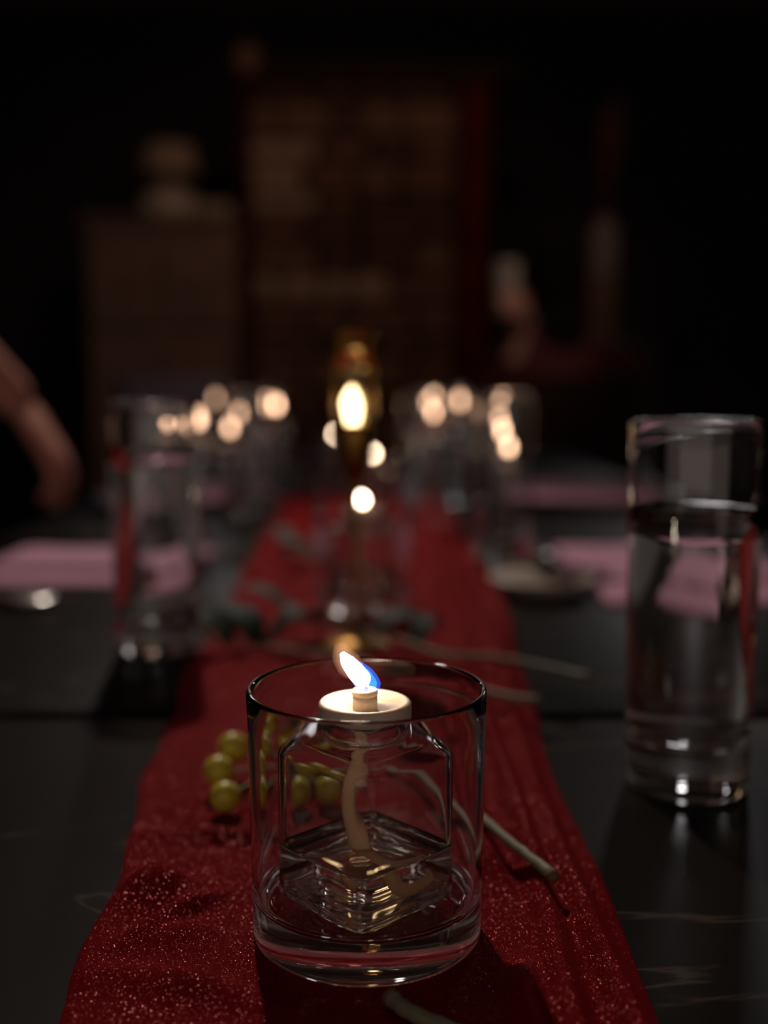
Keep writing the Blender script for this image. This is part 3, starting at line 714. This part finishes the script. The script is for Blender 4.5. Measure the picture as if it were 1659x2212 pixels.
def standing_person():
    L = Vector
    r = empty('person', (-.80, 1.55, 0), 0, 'person standing at left edge in dark clothes, bare forearm reaching down over the table', 'person')
    o = L((-.80, 1.55, 0))
    def v(x, y, z): return L((x, y, z)) - o
    hip = v(-.80, 1.55, .95); ch = []
    ch.append(([v(-.80, 1.55, .93), v(-.78, 1.55, 1.12), v(-.72, 1.54, 1.30), v(-.69, 1.53, 1.40)], [.15, .135, .165, .12], .66, UX))
    ch.append(([v(-.69, 1.37, 1.405), v(-.69, 1.53, 1.43), v(-.69, 1.69, 1.405)], [.055, .065, .055], 1, UX))
    ch.append(([v(-.69, 1.53, 1.42), v(-.675, 1.53, 1.52)], [.060, .056], 1, UX))
    head = v(-.655, 1.53, 1.62); ch += head_geo(head, L((.9, -.1, -.3)), L((.3, 0, 1)))
    sh = v(-.675, 1.355, 1.39); el = v(-.60, 1.33, 1.085); wr = v(-.455, 1.40, .925)
    ch.append(([sh, (sh + el) / 2, el], [.056, .050, .042], 1, UY)); ch.append(([el, el * .6 + wr * .4, wr], [.043, .042, .027], .9, UY))
    ch += hand_chains(wr, L((.50, .12, -.80)), L((.0, .9, .1)), L((-.8, 0, -.5)), .35)
    sh2 = v(-.70, 1.70, 1.39); el2 = v(-.78, 1.76, 1.12); wr2 = v(-.70, 1.74, .90)
    ch.append(([sh2, (sh2 + el2) / 2, el2], [.056, .050, .042], 1, UY)); ch.append(([el2, el2 * .6 + wr2 * .4, wr2], [.043, .042, .027], .9, UY))
    ch += hand_chains(wr2, L((.25, 0, -.95)), L((.9, -.1, .1)), L((0, -1, 0)), .35)
    for k in (-1, 1):
        h = v(-.80, 1.55 + k * .09, .90); kn = v(-.79, 1.55 + k * .10, .50); an = v(-.82, 1.55 + k * .10, .09)
        ch.append(([h, kn, an], [.088, .060, .042], 1, UY)); ch.append(([an - L((.04, 0, .045)), an + L((.17, 0, -.05))], [.038, .034], .9, UZ))
    b = fused('body', ch, M['skin'], r, .0055)
    face_bits(b, head, L((.9, -.1, -.3)), L((.3, 0, 1)), M['hair'])
    sc = [([v(-.80, 1.55, .90), v(-.78, 1.55, 1.12), v(-.72, 1.54, 1.30), v(-.69, 1.53, 1.415)], [.165, .152, .180, .125], .70, UX),
          ([v(-.69, 1.37, 1.40), v(-.69, 1.53, 1.425), v(-.69, 1.69, 1.40)], [.066, .074, .066], 1, UX),
          ([sh, (sh + el) / 2, el], [.070, .064, .058], 1, UY), ([sh2, (sh2 + el2) / 2, el2], [.070, .064, .058], 1, UY)]
    fused('shirt', sc, M['darkshirt'], b, .010)
    tc = []
    for k in (-1, 1):
        tc.append(([v(-.80, 1.55 + k * .08, .92), v(-.79, 1.55 + k * .10, .50), v(-.82, 1.55 + k * .10, .10)], [.105, .078, .062], 1, UY))
    fused('trousers', tc, M['trousers'], b, .012)
    sh_ = MB()
    for k in (-1, 1):
        a = v(-.82, 1.55 + k * .10, .042); m = MB().tube(catmull([a + L((-.06, 0, 0)), a + L((.05, 0, .006)), a + L((.17, 0, -.008))], 5), [.034, .044, .045, .045, .044, .046, .046, .044, .040, .036, .028], 14, .85, UZ); m.build('shoe', M['trousers'], b)
standing_person()
def seated_person():
    L = Vector; c0 = at(1215, 600, 3.45); X = c0.x; Y = c0.y; hc = at(1095, 600, 3.32)
    o = L((X, Y, 0)); r = empty('person', o, 0, 'dark-haired person in deep red top, back turned, holding up a pale cup', 'person')
    def v(x, y, z): return L((X + x, Y + y, z)) - o
    ch = []
    ch.append(([v(0, -.02, .62), v(0, -.02, .74), v(0, 0, .90), v(0, .0, 1.0)], [.15, .14, .165, .12], .66, UY))
    ch.append(([v(-.17, 0, 1.0), v(0, 0, 1.03), v(.17, 0, 1.0)], [.055, .065, .055], 1, UY))
    ch.append(([v(0, .0, 1.02), v(0, .01, 1.12)], [.058, .052], 1, UY))
    head = v(0, .02, c0.z + .02); F = L((.35, .93, -.1)); U = L((0, .05, 1))
    ch += head_geo(head, F, U)
    w = L((hc.x + .064, hc.y + .03, 1.115)) - o
    s = v(-.185, 0, .985); e = v(-.215, -.04, .83)
    arms = [(s, e, w), (v(.185, 0, .985), v(.23, .06, .74), v(.14, .28, .66))]
    for a, b, c in arms:
        ch.append(([a, (a + b) / 2, b], [.054, .048, .042], 1, UX)); ch.append(([b, b * .6 + c * .4, c], [.042, .040, .027], .9, UX))
    ch += hand_chains(w, L((-.30, -.80, .35)), L((0, 0, 1)), L((-1, .1, 0)), .75)
    ch += hand_chains(arms[1][2], L((-.5, .8, -.1)), L((-.8, 0, .3)), L((0, 0, -1)), .25)
    for k in (-1, 1):
        h = v(k * .09, .0, .555); kn = v(k * .11, .42, .54); an = v(k * .11, .40, .09)
        ch.append(([h, (h + kn) / 2, kn], [.080, .074, .058], 1, UX)); ch.append(([kn, (kn + an) / 2, an], [.058, .055, .040], 1, UY))
        ch.append(([an + L((0, -.04, -.045)), an + L((0, .16, -.05))], [.038, .034], .9, UZ))
    b = fused('body', ch, M['skin'], r, .0065); face_bits(b, head, F, U, M['hair'])
    # hair falls down the back of the head
    MB().ball(head - F * .03 - U * .01, .1, 16, (.88, .92, 1.15)).build('hair', M['hair'], b)
    MB().ball(v(0, -.055, 1.10), .075, 14, (.95, .6, 1.2)).build('hair', M['hair'], b)
    sc = [([v(0, -.02, .63), v(0, -.02, .74), v(0, 0, .90), v(0, 0, 1.015)], [.160, .155, .18, .125], .70, UY), ([v(-.17, 0, 1.0), v(0, 0, 1.03), v(.17, 0, 1.0)], [.066, .074, .066], 1, UY)]
    for a, bb, c in arms:
        sc.append(([a, (a + bb) / 2, bb], [.068, .062, .055], 1, UX)); sc.append(([bb, bb * .45 + c * .55], [.053, .045], .95, UX))
    fused('top', sc, M['redshirt'], b, .012)
    tc = []
    for k in (-1, 1):
        tc.append(([v(k * .09, .0, .565), v(k * .11, .42, .55), v(k * .11, .40, .12)], [.092, .072, .060], 1, UX))
    fused('trousers', tc, M['trousers'], b, .012)
    cup = MB().lathe([(0, 0), (.029, 0), (.031, .002), (.038, .150), (.0395, .152), (.0375, .153), (.0365, .150), (.030, .006), (0, .005)], 40).build('paper_cup', M['cap'])
    cup.location = (hc.x, hc.y, 1.125); tag(cup, 'pale tall cup held up in the hand of the far person', 'cup')
    return X, Y
SX, SY = seated_person()

def chair(x, y, rz, m, label):
    r = empty('dining_chair', (x, y, 0), rz, label, 'chair')
    MB().box((0, 0, .425), (.42, .40, .045), bev=.012).build('seat', M[m], r)
    MB().box((0, .195, .80), (.40, .03, .30), bev=.012).build('backrest', M[m], r)
    for sx in (-1, 1):
        MB().tube([(sx * .18, -.17, .41), (sx * .18, -.17, 0)], [.018, .013], 10).build('leg', M['wood'], r)
        MB().tube([(sx * .18, .185, .93), (sx * .18, .175, .42), (sx * .185, .20, 0)], [.014, .018, .014], 10).build('leg', M['wood'], r)
    return r
chair(SX, SY + .025, PI, 'wood', 'dark wooden chair carrying the person in the red top')
p = at(482, 790, 3.75); chair(p.x - .12, p.y - .19, math.radians(12), 'bluegrey', 'blue-grey upholstered chair at the far left end of the tables')

# ------------------------------------------------------------------ background: stone chimney, cabinet, lamp, vase
def chimney():
    D = 4.75; a = at(545, 820, D); b = at(985, 215, D)
    x0, x1, z1 = a.x, b.x, b.z; yf = a.y
    r = empty('stone_chimney', ((x0 + x1) / 2, yf + .15, 0), 0, 'rough stone chimney breast of brown and pale blocks at the back', 'chimney')
    o = Vector(((x0 + x1) / 2, yf + .15, 0))
    MB().box((0, .06, z1 / 2), (x1 - x0 - .03, .22, z1 - .02), bev=.01).build('mortar_core', M['mortar'], r, False)
    meshes = []
    z = .0; rnd = random.Random(5)
    cache = {}
    while z < z1 - .03:
        h = rnd.choice([.085, .10, .12, .14]); x = x0
        while x < x1 - .04:
            w = min(rnd.choice([.12, .17, .22, .28]), x1 - x)
            px = 829.5 + (x + w / 2) / D * FPX; py = 810 - (z + h / 2 - T - H) / D * 2469
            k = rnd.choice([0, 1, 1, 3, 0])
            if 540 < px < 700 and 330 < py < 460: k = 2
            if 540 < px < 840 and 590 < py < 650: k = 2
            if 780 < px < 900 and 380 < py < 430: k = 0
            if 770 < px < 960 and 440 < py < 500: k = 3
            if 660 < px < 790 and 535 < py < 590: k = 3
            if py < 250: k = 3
            key = (round(w, 2), h, k, rnd.randint(0, 1))
            if key not in cache:
                m = MB().box((0, 0, 0), (w - .014, .10, h - .014), bev=.016)
                m.v = [(x_ + .004 * noise.noise(Vector((x_ * 30, y_ * 30, z_ * 30 + key[3] * 9))), y_ + .008 * noise.noise(Vector((x_ * 20 + 5, z_ * 20, key[3] * 7.))), z_) for x_, y_, z_ in m.v]
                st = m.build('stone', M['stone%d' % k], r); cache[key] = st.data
            else:
                st = bpy.data.objects.new('stone', cache[key]); C.objects.link(st); st.parent = r
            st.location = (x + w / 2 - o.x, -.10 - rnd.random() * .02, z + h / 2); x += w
        z += h
    return yf
YF = chimney()
for px0, px1, nm in ((992, 1048, 'trim_1'), (532, 543, 'trim_2')):
    a = at(px0, 820, 4.75); b = at(px1, 205, 4.75)
    tag(MB().box(((a.x + b.x) / 2, YF + .02, b.z / 2), (b.x - a.x, .16, b.z), bev=.006).build(nm, M['redwood'], None, False), kind='structure')
a = at(535, 225, 4.75); b = at(1050, 200, 4.75)
tag(MB().box(((a.x + b.x) / 2 + .03, YF + .03, b.z + .03), (b.x - a.x + .12, .20, .07), bev=.006).build('trim_3', M['wood'], None, False), kind='structure')
def cabinet():
    a = at(195, 820, 4.5); b = at(515, 482, 4.5); x0, x1, zt = a.x, b.x, b.z; w = x1 - x0; y = a.y
    r = empty('wooden_cabinet', ((x0 + x1) / 2, y + .2, 0), 0, 'brown wooden cabinet standing left of the stone chimney', 'cabinet')
    MB().box((0, 0, zt / 2), (w, .40, zt - .02), bev=.006).build('body', M['cabinet'], r, False)
    MB().box((0, -.01, zt), (w + .03, .44, .035), bev=.006).build('top', M['cabinet'], r, False)
    for k in (-1, 1):
        d = MB().box((k * w / 4, -.212, zt * .38), (w / 2 - .02, .022, zt * .62), bev=.005).build('door', M['cabinet'], r, False)
        MB().ball((k * .03, -.235, zt * .45), .014, 10).build('knob', M['brass'], d)
        d = MB().box((k * w / 4, -.212, zt * .84), (w / 2 - .02, .022, zt * .20), bev=.005).build('drawer', M['cabinet'], r, False)
        MB().ball((k * w / 4, -.235, zt * .84), .014, 10).build('knob', M['brass'], d)
    return (x0 + x1) / 2, y + .2, zt + .018
cx, cyy, cz = cabinet()
p = at(367, 345, 4.6); L0 = empty('table_lamp', (p.x, cyy, cz), 0, 'unlit lamp with a wide pale shade on the brown cabinet', 'lamp')
hh = p.z - cz
MB().lathe([(0, 0), (.10, 0), (.125, .03), (.13, .07), (.10, .11), (.04, .14), (.015, .16), (.012, hh - .02), (0, hh - .02)], 32).build('base', M['plate_pale'], L0)
MB().lathe([(.115, hh - .06), (.095, hh + .05), (.092, hh + .05), (.112, hh - .06), (.115, hh - .06)], 32).build('lamp_shade', M['shade'], L0)
p = at(458, 500, 4.45)
tag(MB().box((0, 0, .035), (.12, .2, .07), bev=.01).build('wooden_box', M['shade']), 'low pale box on the right end of the brown cabinet', 'box').location = (p.x, cyy, cz)

# vase on plinth at right
p = at(1305, 600, 4.3); q0 = at(1305, 735, 4.3)
MBp = MB().box((0, 0, q0.z / 2), (.36, .36, q0.z), bev=.01).build('plinth', M['plaster']); MBp.location = (p.x, p.y, 0)
tag(MBp, 'black plinth under the slim vase at the back right', 'plinth')
vz = empty('tall_vase', (p.x, p.y, q0.z), 0, 'slim grey and brown stoneware vase with dried red grass, back right', 'vase')
MB().lathe([(0, 0), (.045, 0), (.060, .03), (.060, .20), (.055, .23), (0, .23)], 32).build('vase_foot', M['vase2'], vz)
MB().lathe([(.0, .22), (.055, .22), (.058, .26), (.060, .34), (.045, .42), (.028, .45), (.026, .46), (.020, .455), (.0, .40)], 32).build('vase_body', M['vase'], vz)
for k in range(7):
    a = k * .9; MB().tube(catmull([(0, 0, .41), (.012 * math.cos(a), .012 * math.sin(a), .60), (.03 * math.cos(a) + .02, .03 * math.sin(a), .78 + .02 * k)], 5), [.002, .002, .002, .003, .003, .004, .006, .009, .012, .012, .004], 8).build('grass_stem', M['dried'], vz)

# faint pendant globe
p = at(535, 125, 4.2)
pl = empty('pendant_lamp', (p.x, p.y, p.z), 0, 'faint small pendant globe hanging at the upper left of centre', 'pendant lamp')
MB().ball((0, 0, 0), .045, 18).build('globe', emit_mat('dim_globe', (1, .35, .18), .02), pl)
MB().tube([(0, 0, .044), (0, 0, 2.80 - p.z)], .004, 8).build('cord', M['wood'], pl)
